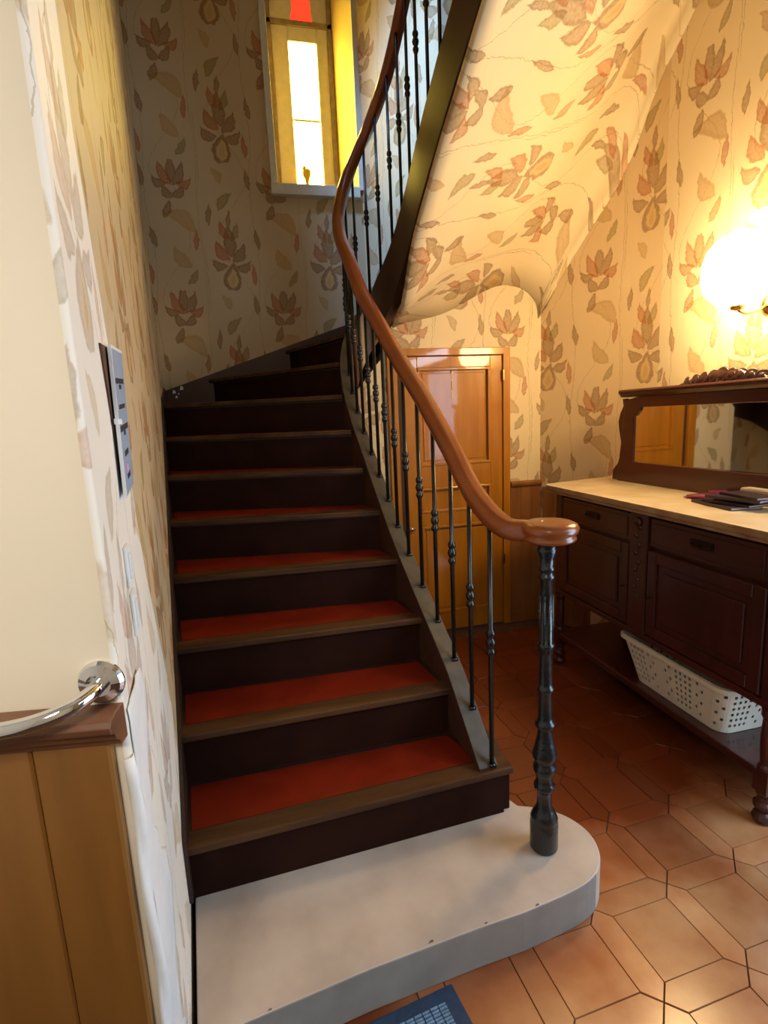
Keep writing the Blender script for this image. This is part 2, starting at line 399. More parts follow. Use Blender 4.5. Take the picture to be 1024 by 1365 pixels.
for k, a in enumerate(aa):
    for zz in zs: V.append((cx+r*math.cos(a), cy-.0+r*math.sin(a)-.0, zz))
for k in range(8):
    for q in range(2): Fc.append((k*3+q, (k+1)*3+q, (k+1)*3+q+1, k*3+q+1))
co = mesh_obj('trim_1', V, Fc, PAPER_PALE, uv=lambda v: (v.x*1.0+v.y, v.z), smooth=True); setp(co, kind='structure')
YA = cy-r                                       # plane of the near cream wall
m = MB().prism([(-1.4, YA, 0), (cx+.004, YA, 0), (cx+.003, YA+.003, 0), (cx-.05, YA+.10, 0), (-1.4, YA+.10, 0)], (0, 0, 3.9))
wa = m.build('wall_front_left', PLASTER); setp(wa, kind='structure')
m = MB().box(-1.42, -1.3, -2.1, YA+.24, 0, 3.9); ws = m.build('wall_near_left', PLASTER); setp(ws, kind='structure')
# right wall with the (unseen) entrance opening beside the viewer
m = MB()
for (a, b_, c, d) in ((1.12, 2.60, 0, H1), (-.7, 1.12, 2.3, H1), (-2.1, -.7, 0, H1)):
    m.box(XR, XR+.12, a, b_, c, d)
wr_ = m.build('wall_right', PAPER, uv=lambda v: (-v.y+.16, v.z+.12)); setp(wr_, kind='structure')
m = MB().box(-1.42, 2.32, -2.22, -2.1, 0, 3.9); wn = m.build('wall_near', PLASTER); setp(wn, kind='structure')
# back wall of the stairwell around the window
WX0, WX1, WZ0, WZ1 = .295, .865, 3.10, 4.9
m = MB()
m.box(-.72, 1.0, YW, YW+.45, 0, WZ0); m.box(-.72, WX0, YW, YW+.45, WZ0, H1); m.box(WX1, 1.0, YW, YW+.45, WZ0, H1); m.box(WX0, WX1, YW, YW+.45, WZ1, H1)
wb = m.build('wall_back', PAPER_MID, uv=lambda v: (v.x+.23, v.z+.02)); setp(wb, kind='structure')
m = MB(); dg = Vector((1.27-.89, DW-YW, 0)).normalized(); ng = Vector((-dg.y, dg.x, 0))
m.prism([(.89, YW, 1.6), (1.27, DW, 1.6), (1.27, DW, H1), (.89, YW, H1)], ng*.1)
wd_ = m.build('wall_back_angled', PAPER, uv=walluv((.89, YW, 0), dg, 1.12)); setp(wd_, kind='structure')
# cupboard door wall, its top follows the stair above
m = MB()
m.prism([(.45, DW, 0), (.88, DW, 0), (.88, DW, 1.90), (1.64, DW, 1.90), (1.64, DW, 0), (1.91, DW, 0), (1.91, DW, 2.62), (.93, DW, 2.18), (.80, DW, 1.85), (.45, DW, 1.45)], (0, .10, 0))
m.box(1.25, 1.91, DW, DW+.1, 2.58, H1)
wc = m.build('wall_cupboard', PAPER, uv=lambda v: (v.x+.19, v.z+.28)); setp(wc, kind='structure')
# wall between that one and the right wall, its shade put into the paper
d2 = Vector((XR-1.91, 2.9-DW, 0)).normalized(); n2 = Vector((-d2.y, d2.x, 0))
cw = []; cl = [0]
for k in range(15):
    t = k/14; a_, b_, c_ = Vector((1.91, DW)), Vector((2.185, 2.985)), Vector((XR, 2.60))
    cw.append(a_*(1-t)**2+b_*2*t*(1-t)+c_*t*t)
    if k: cl.append(cl[-1]+(cw[-1]-cw[-2]).length)
def cwuv(v):
    k = min(range(15), key=lambda i: (cw[i]-Vector((v.x, v.y))).length)
    return (cl[k]+.12, v.z)
bk_ = [p+Vector((.10, .04)) for p in cw[::-1]]; bk_[0].y = cw[-1].y; bk_[-1] = Vector((1.91, DW+.1))
m = MB(); m.prism([(p.x, p.y, 0) for p in cw+bk_], (0, 0, H1))
wq = m.build('wall_back_right', PAPER_SHADED, uv=cwuv); setp(wq, kind='structure')

# soffit under the upper flight
CTRL = [(.88, 3.35, 2.14), (1.4, 3.35, 2.30), (1.91, 3.35, 2.47), (.86, 3.0, 2.09), (.87, 2.75, 2.42), (.90, 2.38, 2.70), (.93, 2.02, 2.96), (.98, 1.5, 3.33), (1.03, .9, 3.75),
        (1.5, 2.9, 2.62), (1.9, 3.1, 2.72), (2.15, 2.90, 3.05), (2.15, 2.65, 3.50), (2.15, 2.3, 3.82), (2.15, 1.9, 3.95), (2.15, 1.3, 4.0), (1.8, 2.6, 3.02), (1.8, 2.2, 3.30), (1.5, 2.2, 3.02), (1.5, 1.5, 3.45)]
def sof(x, y):
    # smooth inverse-distance plane fit
    import_w = 0; A = [[0]*3 for _ in range(3)]; B = [0]*3
    for cx_, cy_, cz in CTRL:
        w_ = 1/((x-cx_)**2+(y-cy_)**2+.01)
        r_ = (1, cx_-x, cy_-y)
        for i in range(3):
            B[i] += w_*r_[i]*cz
            for j in range(3): A[i][j] += w_*r_[i]*r_[j]
    sol = Matrix(A).inverted() @ Vector(B); return sol[0]
def innerX(y):
    pts = [(.8, 1.03), (1.4, .995), (1.65, .965), (1.9, .935), (2.14, .91), (2.38, .89), (2.62, .87), (2.86, .86), (3.08, .86), (3.36, .89)]
    for (a, b_), (c, d) in zip(pts, pts[1:]):
        if y <= c: return b_+(d-b_)*max(0, (y-a))/(c-a)
    return pts[-1][1]
V = []; Fc = []; NX, NY = 26, 28; UVS = []
for j in range(NY+1):
    y = .8+(3.37-.8)*j/NY
    xr = XR+.01 if y < 2.6 else min(p.x+(q_.x-p.x)*(y-p.y)/(q_.y-p.y) for p, q_ in zip(cw, cw[1:]) if q_.y-1e-6 <= min(y, DW) <= p.y+1e-6)+.012
    xl = innerX(y)-.01
    for i in range(NX+1):
        t = i/NX; t = 1-(1-t)**1.5; x = xl+(xr-xl)*t
        e = max(0, 1-(xr-x)/.36); z_ = sof(x, y)-.32*(1-math.sqrt(max(0, 1-e*e)))
        e2 = max(0, 1-(DW-y)/.16); z_ -= .05*(1-math.sqrt(max(0, 1-e2*e2)))
        V.append((x, y, z_)); UVS.append(((y-.27*x)*1.18+.10, 1.62-x))
for j in range(NY):
    for i in range(NX):
        a = j*(NX+1)+i; Fc.append((a, a+1, a+NX+2, a+NX+1))
uvd = {tuple(round(c, 4) for c in v): u for v, u in zip(V, UVS)}
so = mesh_obj('ceiling_stair_soffit', V, Fc, PAPER, uv=lambda v: uvd.get(tuple(round(c, 4) for c in v), (v.y*1.18, -v.x)), smooth=True); setp(so, kind='structure')
sm = so.modifiers.new('thick', 'SOLIDIFY'); sm.thickness = .03; sm.offset = -1
# ceilings
m = MB().box(-1.42, 2.32, -2.2, .82, 3.9, 4.0).box(1.0, 2.32, .7, 1.0, 3.7, 4.0).box(-1.42, 2.32, .80, 4.6, H1, H1+.1)
ce = m.build('ceiling', CEIL); setp(ce, kind='structure')

# window in the stairwell
wy = YW+.34
m = MB()
for (xa, xb) in ((WX0-.045, WX0), (WX1, WX1+.04)): m.box(xa, xb, YW-.018, YW, WZ0-.01, 4.95)
win = m.build('window_1', CASING, bevel=.003); setp(win, kind='structure')
MB().box(WX0-.05, WX1+.0, YW-.05, YW+.1, WZ0-.07, WZ0).build('window_sill', CASING, win, bevel=.004)
m = MB(); m.prism([(WX1+.002, YW, WZ0), (WX1-.085, wy+.05, WZ0), (WX1-.085, wy+.05, WZ1), (WX1+.002, YW, WZ1)], (.004, 0, 0))
m.prism([(WX0-.002, YW, WZ0), (WX0+.015, wy+.05, WZ0), (WX0+.015, wy+.05, WZ1), (WX0-.002, YW, WZ1)], (-.004, 0, 0))
m.box(WX0, WX1, YW+.1, wy+.05, WZ0-.03, WZ0-.002)
m.build('window_reveal', REVEAL, win)
fx0, fx1 = .315, .79
m = MB(); m.box(fx0, fx0+.035, wy-.01, wy+.05, WZ0, WZ1).box(fx1-.035, fx1, wy-.01, wy+.05, WZ0, WZ1)
m.box(fx0, fx1, wy-.01, wy+.05, 4.295, 4.33).box(fx0, fx1, wy-.01, wy+.05, WZ0, WZ0+.03)
m.build('outer_frame', SASH, win, bevel=.003)
gx0, gx1, gz0, gz1 = .467, .672, 3.235, 4.20
m = MB(); m.box(fx0+.035, gx0, wy, wy+.04, WZ0+.03, 4.295).box(gx1, fx1-.035, wy, wy+.04, WZ0+.03, 4.295)
m.box(gx0, gx1, wy, wy+.04, gz1, 4.295).box(gx0, gx1, wy, wy+.04, WZ0+.03, gz0)
sash = m.build('sash', CASING, win, bevel=.004)
MB().box(gx0, gx1, wy+.012, wy+.03, 3.685, 3.70).build('glazing_bar', CASING, win)
for (a, b_) in ((gz0, 3.685), (3.70, gz1)): MB().box(gx0, gx1, wy+.018, wy+.022, a, b_).build('pane', PANE, win)
m = MB(); # transom with its tapering red pane
m.prism([(fx0, wy, 4.33), (.49, wy, 4.33), (.505, wy, 4.40), (.52, wy, 4.9), (fx0, wy, 4.9)], (0, .04, 0))
m.prism([(fx1, wy, 4.33), (.655, wy, 4.33), (.645, wy, 4.40), (.62, wy, 4.9), (fx1, wy, 4.9)], (0, .04, 0))
m.prism([(.49, wy, 4.33), (.655, wy, 4.33), (.648, wy, 4.335), (.495, wy, 4.335)], (0, .04, 0))
m.build('transom_frame', CASING, win)
m = MB(); m.prism([(.485, wy+.02, 4.335), (.665, wy+.02, 4.335), (.625, wy+.02, 4.9), (.515, wy+.02, 4.9)], (0, .004, 0)); m.build('red_pane', REDG, win)
# ornaments standing in the window
fg = MB().lathe([(.030, 0), (.032, .012), (.018, .03), (.014, .08), (.013, .14), (.018, .17), (.030, .19), (.031, .22), (.018, .235)], (.535, wy-.06, WZ0-.002), 14)
fg.lathe([(.012, 0), (.016, .012), (.007, .03)], (.520, wy-.06, WZ0+.225), 10)
o = fg.build('figurine', FIG, base=(.535, wy-.06, WZ0), smooth=True); setp(o, 'slim ochre figurine standing on the sill in front of the bright window', 'figurine')
o = MB().box(.335, .39, wy-.09, wy-.03, WZ0-.002, WZ0+.045).lathe([(.012, 0), (.010, .02)], (.36, wy-.06, WZ0+.045), 10).build('small_box', NB, base=(.36, wy-.06, WZ0), bevel=.004)
setp(o, 'small dark box in the lower left corner of the stair window', 'box')

# ------------------------------------------------------------------ near wall panelling, left edge of the picture
ed = -.250
dd = empty('wood_dado', (-.6, YA-.02, 0), 'ochre brown boarded dado with dark cap rail on the cream wall beside the viewer', 'dado')
xs = [(-1.25, -1.022), (-1.02, -.812), (-.81, -.602), (-.60, -.372), (-.37, ed)]
xs = [(-.93, -.752), (-.75, -.572), (-.57, -.3635), (-.3625, ed)]
for k, (a, b_) in enumerate(xs):
    m = MB(); yb = YA-.001; yf = YA-.018
    m.prism([(a, yb, 0), (a, yf+.004, 0), (a+.004, yf, 0), (b_-.004, yf, 0), (b_, yf+.004, 0), (b_, yb, 0)], (0, 0, 1.040))
    m.build('dado_board', DADO, dd)
prof = [(0, 0), (-.022, 0), (-.026, .012), (-.036, .020), (-.040, .034), (-.052, .042), (-.055, .056), (-.048, .066), (-.03, .070), (0, .070)]
m = MB(); m.prism([(ed+.022, YA+p, 1.036+q*.8) for p, q in prof], (-.95, 0, 0))
m.build('cap_rail', RAILCAP, dd, bevel=.002)
# chrome grab rail
gr = empty('grab_rail', (-.30, YA, 1.11), 'curved chrome grab rail with round wall plate above the dado on the cream wall', 'grab rail')
px, pz = -.2550, 1.128
m = MB().lathe([(.034, 0), (.034, .004), (.030, .010), (.018, .014)], (px, YA, pz), 32, ax=(0, -1, 0)); m.build('wall_plate', CHROME, gr, smooth=False)
path = catmull([(px, YA-.010, pz), (px-.002, YA-.035, pz-.002), (px-.018, YA-.062, pz-.007), (px-.055, YA-.078, pz-.015), (px-.11, YA-.082, pz-.022), (px-.25, YA-.084, pz-.034), (px-.55, YA-.084, pz-.05)], 6)
V = []; Fc = []; T = None
def tube(path, rad, seg=14):
    m = MB(); P = [Vector(p) for p in path]; V = []; Fc = []
    nrm = None
    for i, p in enumerate(P):
        t = (P[min(i+1, len(P)-1)]-P[max(i-1, 0)]).normalized()
        if nrm is None: nrm = t.orthogonal().normalized()
        nrm = (nrm-t*nrm.dot(t)).normalized(); bn = t.cross(nrm)
        rr = rad[i] if isinstance(rad, list) else rad
        for k in range(seg):
            a = 2*PI*k/seg; V.append(p+nrm*rr*math.cos(a)+bn*rr*math.sin(a))
    for i in range(len(P)-1):
        for k in range(seg): k2 = (k+1) % seg; Fc.append((i*seg+k, i*seg+k2, (i+1)*seg+k2, (i+1)*seg+k))
    Fc.append(tuple(range(seg))[::-1]); Fc.append(tuple((len(P)-1)*seg+k for k in range(seg)))
    m.add(V, Fc); return m
tube(path, .0115, 18).build('bar', CHROME, gr, smooth=True)

piv = Vector((CORN[0], YA, 0)); RA = Matrix.Translation(piv) @ Matrix.Rotation(math.radians(-8.5), 4, 'Z') @ Matrix.Translation(-piv)
for o in (wa, dd, gr): o.matrix_world = RA @ Matrix.Translation(o.location)
# torn wallpaper hanging at the corner, lower left
V = []; Fc = []; NYt, NZt = 9, 40
for j in range(NZt+1):
    z_ = .12+j*(1.075-.12)/NZt
    for i in range(NYt+1):
        t = i/NYt
        yn = .832+.003*math.sin(j*.9)+.003*math.sin(j*2.3); yf_ = .99+.05*math.sin(j*.35+1)+.012*math.sin(j*1.7)-.10*max(0, (z_-.75))
        y = yn+(yf_-yn)*t
        off = .0015+t*.006*abs(math.sin(t*6+j*.12))*(.3+.7*math.sin(j*.21)**2)
        V.append((XB(y)+off*nB.x, y+off*nB.y, z_))
for j in range(NZt):
    for i in range(NYt): a = j*(NYt+1)+i; Fc.append((a, a+1, a+NYt+2, a+NYt+1))
o = mesh_obj('torn_paper', V, Fc, WHITEP, base=(XB(.9), .9, .12), smooth=True); o.modifiers.new('t', 'SOLIDIFY').thickness = .0012
setp(o, 'strip of torn crumpled white lining paper at the wall corner below the dado rail', 'torn paper')
m = MB()
V = []; Fc = []
for j in range(25):
    z_ = .10+j*.9/24
    for i in range(5):
        a = math.radians(-96+i*24); rr = r+.003+.004*math.sin(j*.8+i)
        V.append((cx+rr*math.cos(a)+.001, cy+rr*math.sin(a), z_))
for j in range(24):
    for i in range(4): a = j*5+i; Fc.append((a, a+1, a+6, a+5))
o = mesh_obj('torn_paper', V, Fc, WHITEP, base=(cx+r, cy-r, .1), smooth=True); o.modifiers.new('t', 'SOLIDIFY').thickness = .0012
setp(o, 'narrow white paper strip curled round the wall corner next to the dado boards', 'torn paper')

# switches and the notice on the left wall
def onB(y, z, off): return Vector((XB(y), y, z))+nB*off
def fB(y0, z0):
    return lambda v: onB(y0, z0, 0)+dB*v[0]+nB*v[1]+Vector((0, 0, v[2]))
for k, (yy, z0, z1, lab) in enumerate(((1.04, 1.212, 1.288, 'upper of two white light switches on the left wall below the notice'), (1.048, 1.115, 1.198, 'lower of two white light switches on the left wall below the notice'))):
    e = empty('light_switch', onB(yy, z0, 0), lab, 'switch', 'white switches on the left stair wall')
    f = fB(yy, z0); h = z1-z0
    MB().box(-.024, .024, 0, .006, 0, h, fr=f).build('plate', SWITCHM, e, bevel=.002)
    MB().box(-.012, .012, .006, .009, h*.2, h*.8, fr=f).build('rocker', SWITCHM, e, bevel=.001)
nt_ = empty('notice', onB(1.2, 1.36, 0), 'blue-grey printed notice with white edge leaning off a brown board on the left wall', 'notice')
def q(y, z, off): return onB(y, z, off)
MB().prism([q(1.062, 1.650, .0005), q(1.30, 1.66, .0005), q(1.25, 1.39, .0005), q(1.125, 1.372, .0005)], nB*.003).build('backing_board', NB, nt_)
c = [q(1.125, 1.650, .007), q(1.32, 1.662, .007), q(1.222, 1.384, .007), q(1.075, 1.372, .007)]
MB().prism([c[0], c[1], c[2], c[3]], nB*.005).build('sheet', [NOTICE], nt_)
MB().prism([c[0]-dB*.006, c[0], c[3], c[3]-dB*.006], nB*.006).build('white_edge', SWITCHM, nt_)
MB().prism([c[0]+Vector((0, 0, .006)), c[1]+Vector((0, 0, .006)), c[1], c[0]], nB*.006).build('white_edge', SWITCHM, nt_)
def onN(u, v):
    a = c[0].lerp(c[1], u); b_ = c[3].lerp(c[2], u); return a.lerp(b_, v)+nB*.0052
for (u0, u1, v, hh, mm) in ((.12, .88, .20, .012, INK), (.38, .62, .245, .010, INK), (.2, .8, .385, .010, INK), (.12, .92, .53, .013, INK), (.42, .6, .575, .010, INK), (.3, .72, .71, .012, INK), (.3, .55, .80, .022, PINK), (.35, .7, .87, .012, INK)):
    m = MB(); n = max(2, int((u1-u0)/.09))
    for i in range(n):
        a = u0+(u1-u0)*i/n; b2 = a+(u1-u0)/n*.82; vv = hh/.31
        m.prism([onN(a, v), onN(b2, v), onN(b2, v+vv), onN(a, v+vv)], nB*.0006)
    m.build('print_line', mm, nt_)
MB().prism([q(1.085, 1.518, .006), q(1.12, 1.518, .010), q(1.12, 1.508, .010), q(1.085, 1.508, .006)], nB*.006).build('clip', SWITCHM, nt_)

# ------------------------------------------------------------------ staircase
RS = .187; Z0 = .13
def zt(n): return Z0+RS*n
INN = {1: (.72, 1.505), 2: (.628, 1.742), 3: (.598, 1.985), 4: (.572, 2.225), 5: (.548, 2.435), 6: (.517, 2.62), 7: (.497, 2.78), 8: (.487, 2.93), 9: (.512, 3.09), 10: (.61, 3.24), 11: (.76, 3.25), 12: (.88, 3.10), 13: (.91, 2.86), 14: (.92, 2.62), 15: (.94, 2.38), 16: (.965, 2.14), 17: (.99, 1.90), 18: (1.02, 1.65)}
OUT = {1: (-.300, 1.447), 2: (-.330, 1.72), 3: (-.360, 2.003), 4: (-.394, 2.297), 5: (-.428, 2.60), 6: (-.461, 2.89), 7: (-.494, 3.17), 8: (-.522, 3.44), 9: (-.267, 4.045), 10: (.285, 4.045), 11: (.75, 4.045), 12: (1.08, 3.68), 13: (1.45, 3.345), 14: (1.60, 3.335), 15: (1.30, 2.98), 16: (1.30, 2.66), 17: (1.30, 2.36), 18: (1.30, 2.08)}
EXTRA = {8: [(XB(YW)+.012, YW-.005)], 11: [(.885, YW-.005)], 12: [(1.262, DW-.005)], 14: [(XR-.01, 2.9)]}
EXTRA[14] = []
stair = empty('staircase', (.2, 1.5, .13), 'winding wooden staircase with worn red painted treads and dark brown risers', 'staircase')
for n in range(1, 18):
    I0, I1, O0, O1 = [Vector(p) for p in (INN[n], INN[n+1], OUT[n], OUT[n+1])]
    z_ = zt(n); d = (I0-O0).normalized(); nf = Vector((d.y, -d.x))
    if nf.dot(I1-I0+O1-O0) > 0: nf = -nf
    ov = .028
    if n == 1: I0 = I0+d*.018; I1e = I1+Vector((.14, -.02))
    ext = EXTRA.get(n, [])
    if n > 8: base_pts = [O0, *[Vector(e) for e in ext], O1, I1, I0]
    else: base_pts = [O0, *[Vector(e) for e in ext], O1, I1, I0]
    b1 = [Vector((p.x, p.y)) for p in base_pts]
    # extend a little under the next riser
    m = MB()
    if n == 1: b1 = [O0, O1, I1, Vector((.775, 1.70)), I0]
    m.prism([(p.x, p.y, z_-.032) for p in b1], (0, 0, .032))
    tr = m.build('tread', DARKW, stair)
    a, b_ = O0+nf*ov, I0+nf*ov
    if n == 1: b_ = b_+d*.015
    st = .045 if n < 8 else .03
    p = [a, b_, I0-nf*st+(d*.015 if n == 1 else Vector((0, 0))), O0-nf*st]
    m = MB(); m.prism([(v.x, v.y, z_-.024) for v in p], (0, 0, .0252))
    ns = m.build('nosing', NOSE, tr, bevel=.005)
    if n < 8:
        ti = (I0-O0); ti = ti.normalized()
        k0 = O0-nf*(st+.0)+ti*.022; k1 = I0-nf*(st+.0)-ti*(.03 if n > 1 else .075); k2 = I1-nf*-.022-ti*.035; k3 = O1+ti*.022+nf*.022
        k2 = I1+nf*.022-ti*.03
        m = MB(); m.prism([(v.x, v.y, z_) for v in (k0, k1, k2, k3)], (0, 0, .0012)); m.build('painted_panel', RED, tr)
    # riser
    m = MB(); th = .02
    e0, e1 = O0, I0-(d*.008 if n == 1 else Vector((0, 0)))
    m.prism([(e0.x, e0.y, zt(n-1)-(.03 if 1 < n < 9 else 0)), (e1.x, e1.y, zt(n-1)-(.03 if 1 < n < 9 else 0)), (e1.x, e1.y, z_-.032), (e0.x, e0.y, z_-.032)], (-nf.x*th, -nf.y*th, 0))
    m.build('riser', RISER, stair)
    if n == 1:
        m = MB(); m.box(.725, .757, 1.515, 1.70, .132, z_-.033); m.build('end_panel', RISER, stair, bevel=.003)
# inner string
def strpt(n):
    C_ = {1: (.668, 1.49), 2: (.652, 1.745), 3: (.622, 1.985), 4: (.594, 2.225), 5: (.572, 2.435), 6: (.550, 2.62), 7: (.525, 2.785), 8: (.516, 2.94), 9: (.54, 3.08), 10: (.622, 3.20), 11: (.75, 3.21), 12: (.845, 3.08), 13: (.878, 2.86), 14: (.89, 2.62), 15: (.91, 2.38), 16: (.935, 2.14), 17: (.96, 1.90), 18: (.99, 1.65), 19: (1.02, 1.40), 20: (1.05, 1.15)}
    return C_[n]
spath = catmull([(*strpt(n), float(n)) for n in range(1, 21)], 6)     # z holds the tread number
HS = .30
V = []; Fc = []; MI = []
hw = .034
for i, p in enumerate(spath):
    t = spath[min(i+1, len(spath)-1)]-spath[max(i-1, 0)]; t.z = 0; t.normalize(); sd = Vector((t.y, -t.x, 0))
    nn = p.z; top = Z0+RS*nn+.055-.045*max(0, 2-nn); bot = top-HS
    if nn < 3: bot = max(bot, .132)
    if nn < 1.85: bot = zt(1)+.002
    for (s_, zz) in ((-hw, top), (hw, top), (hw, bot), (-hw, bot)): V.append((p.x+sd.x*s_, p.y+sd.y*s_, zz))
for i in range(len(spath)-1):
    for k in range(4):
        k2 = (k+1) % 4; Fc.append((i*4+k, i*4+k2, (i+1)*4+k2, (i+1)*4+k)); MI.append(1 if k == 0 and i < 70 else 0)
Fc += [(3, 2, 1, 0), tuple((len(spath)-1)*4+k for k in range(4))]; MI += [0, 0]
mesh_obj('inner_string', V, Fc, [STRW, STRTOP], stair, mi=MI, bevel=.003)
# boards along the walls
m = MB(); pts = []
for n in range(1, 10):
    if n < 9: y = OUT[n][1]
    z_ = zt(n)+.035
    if n < 9: pts.append((y, z_))
pts = [(1.40, .16), (1.40, .36)]+[(OUT[n][1]+.02, zt(n)+.045) for n in range(2, 9)]+[(4.05, 1.76), (4.05, 1.3), (1.60, .135)]
m.prism([tuple(onB(y, z_, .001)) for y, z_ in pts], nB*.010)
m.build('wall_string', DARKW, stair)
m = MB(); sk = lambda x: 1.745+(x+.577)*.333
m.prism([(-.575, YW-.001, 1.3), (.887, YW-.001, 1.7), (.887, YW-.001, sk(.887)), (-.575, YW-.001, sk(-.575))], (0, -.018, 0))
skb = m.build('wall_string', STRW, stair)
for (x, z_, s_) in ((-.535, 1.722, .016), (-.485, 1.745, .018), (-.52, 1.69, .012), (-.50, 1.715, .007)):
    s_ *= 1.4; MB().prism([(x, YW-.019, z_), (x+s_, YW-.019, z_+.004), (x+s_*.8, YW-.019, z_+s_), (x+.2*s_, YW-.019, z_+s_*1.1)], (0, -.001, 0)).build('paint_chip', WHITEP, skb)
m = MB(); p0, p1 = Vector((.888, YW, 0)), Vector((1.268, DW, 0))
m.prism([(p0.x, p0.y, 1.9), (p1.x, p1.y, 2.2), (p1.x, p1.y, 2.75), (p0.x, p0.y, 2.24)], -ng*.018 if ng.y > 0 else ng*.018)
m.build('wall_string', STRW, stair)

# stone starting step
sp_ = [(XB(1.04)+.012, 1.045), (-.137, 1.067), (.168, 1.108), (.476, 1.135), (.615, 1.143), (.769, 1.164), (.863, 1.190), (.921, 1.238), (.950, 1.30), (.952, 1.36), (.931, 1.418), (.895, 1.462), (.848, 1.495), (.79, 1.522), (.775, 1.56), (.775, 1.72), (XB(1.72)+.014, 1.72)]
arc = catmull([(x, y, 0) for x, y in sp_[4:14]], 4)
sp_ = sp_[:4]+[(p.x, p.y) for p in arc]+sp_[14:]
m = MB(); m.prism([(x, y, 0) for x, y in sp_], (0, 0, .13))
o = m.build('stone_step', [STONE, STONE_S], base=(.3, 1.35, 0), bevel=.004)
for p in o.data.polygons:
    if abs(p.normal.z) < .5 and p.normal.x < .55: p.material_index = 1  # right-facing sides keep the light stone, the others take the shaded copy
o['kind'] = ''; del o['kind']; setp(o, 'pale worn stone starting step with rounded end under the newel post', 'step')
for (x, y, s_) in ((.50, 1.1365, .006), (.66, 1.147, .008), (.34, 1.127, .009), (-.08, 1.074, .006)):
    ch = MB().prism([(x-s_, y+.004, .1302), (x+s_*.8, y+.006, .1302), (x+s_*.5, y+s_*.9+.004, .1302), (x-s_*.2, y+s_*.5+.006, .1302)], (0, 0, .0006)).build('chipped_edge', CHIP, o)

# ------------------------------------------------------------------ railing
rail = empty('stair_railing', (.784, 1.334, .13), 'polished wooden handrail on slim iron balusters with round end cap on newel', 'railing')
RN = [(1.0, None)]
rp = [(.775, 1.335, 1.160), (.735, 1.375, 1.156), (.70, 1.42, 1.160), (.676, 1.50, 1.198), (.662, 1.60, 1.262), (.650, 1.745, 1.385), (.632, 1.985, 1.565), (.603, 2.225, 1.745), (.572, 2.435, 1.925), (.543, 2.62, 2.090)]
def rr_(n):
    x, y = strpt(n); dz = {7: .84, 8: .80, 9: .78, 10: .83, 11: .89, 12: .93, 13: .93}.get(n, .92); return (x, y, zt(n)+dz)
rp += [rr_(n) for n in range(7, 20)]
rpath = catmull(rp, 6)
sec = [(-.030, -.012), (-.024, -.026), (.024, -.026), (.030, -.012), (.034, .004), (.028, .022), (.012, .031), (-.012, .031), (-.028, .022), (-.034, .004)]
MB().sweep(rpath, sec).build('handrail', HANDR, rail, smooth=True)
cap = MB().lathe([(.020, -.030), (.066, -.029), (.073, -.024), (.074, -.017), (.069, -.012), (.078, -.002), (.081, .010), (.076, .020), (.062, .027), (.03, .030), (.002, .031)], (.790, 1.330, 1.160), 40)
cap.build('end_cap', HANDR, rail, smooth=True)
# newel
npf = [(.046, 0), (.050, .006), (.050, .090), (.047, .100), (.049, .106), (.040, .125), (.029, .140), (.026, .158), (.025, .195), (.030, .200), (.037, .207), (.037, .218), (.030, .225), (.029, .240), (.034, .255), (.040, .268), (.040, .280), (.032, .288), (.033, .296), (.043, .310), (.044, .322), (.036, .345), (.028, .375), (.024, .400), (.026, .405), (.034, .411), (.035, .421), (.026, .430), (.024, .440),
       (.024, .520), (.028, .525), (.029, .532), (.024, .538), (.0225, .545), (.0225, .655), (.028, .660), (.028, .669), (.0225, .674), (.0215, .862), (.026, .866), (.026, .874), (.021, .878), (.021, .886), (.026, .890), (.026, .897), (.022, .902), (.024, .925), (.031, .942), (.032, .950), (.029, .956), (.034, .962), (.034, .975)]
nw = MB().lathe([(r_*.86, z_*1.028) for r_, z_ in npf], (.784, 1.334, .13), 24)
nwo = nw.build('newel_post', IRON, rail, smooth=True); setp(nwo, 'black painted cast iron newel post with turned rings')
# flutes as fine raised ribs on the shaft
m = MB()
for k in range(8):
    a = 2*PI*k/8; m.lathe([(.0035, .66), (.0035, .84)], (.784+.0185*math.cos(a), 1.334+.0185*math.sin(a), .13), 6)
m.build('flute', IRON, nwo, smooth=True)
# balusters, one mesh copied
BH = .84
bp_ = [(.0082, 0), (.0082, .385), (.0125, .392), (.0150, .400), (.0125, .409), (.0090, .413), (.0135, .421), (.0165, .432), (.0135, .443), (.0090, .448), (.0125, .454), (.0150, .463), (.0125, .472), (.0082, .478), (.0078, BH)]
bmb = MB().lathe(bp_, (0, 0, 0), 10)
bmb.box(-.010, .012, -.010, .010, -.004, .006)
bme = None
def rail_at(n):
    best = None
    for i in range(len(rpath)-1): pass
    return None
k = 0; nlist = []
n = 1.02
while n < 18.6:
    nlist.append(n); n += .56 if (n < 8 or n > 12.2) else .62
for n in nlist:
    i = (n-1)*6; i0 = int(i); f_ = i-i0; p = spath[i0].lerp(spath[min(i0+1, len(spath)-1)], f_)
    t = spath[min(i0+1, len(spath)-1)]-spath[i0]; t.z = 0; t.normalize(); sd = Vector((t.y, -t.x, 0))
    bx, by = p.x+sd.x*.014, p.y+sd.y*.014; bz = Z0+RS*n+.053-.045*max(0, 2-n)
    # rail height above this spot
    q_ = min(rpath, key=lambda v: (v.x-bx)**2+(v.y-by)**2+(.0 if abs(v.z-bz-.85) < .35 else 9))
    top = q_.z-.018; sc = (top-bz)/BH
    if bme is None:
        bo = mesh_obj('baluster', bmb.V, bmb.F, IRON2, None, smooth=True); bme = bo.data
    else:
        bo = bpy.data.objects.new('baluster', bme); COL.objects.link(bo)
    bo.parent = rail; bo.location = Vector((bx, by, bz))-ORG[rail.name]; bo.scale = (1, 1, sc)
    # lean the top towards the rail line
    vx, vy = q_.x-bx, q_.y-by

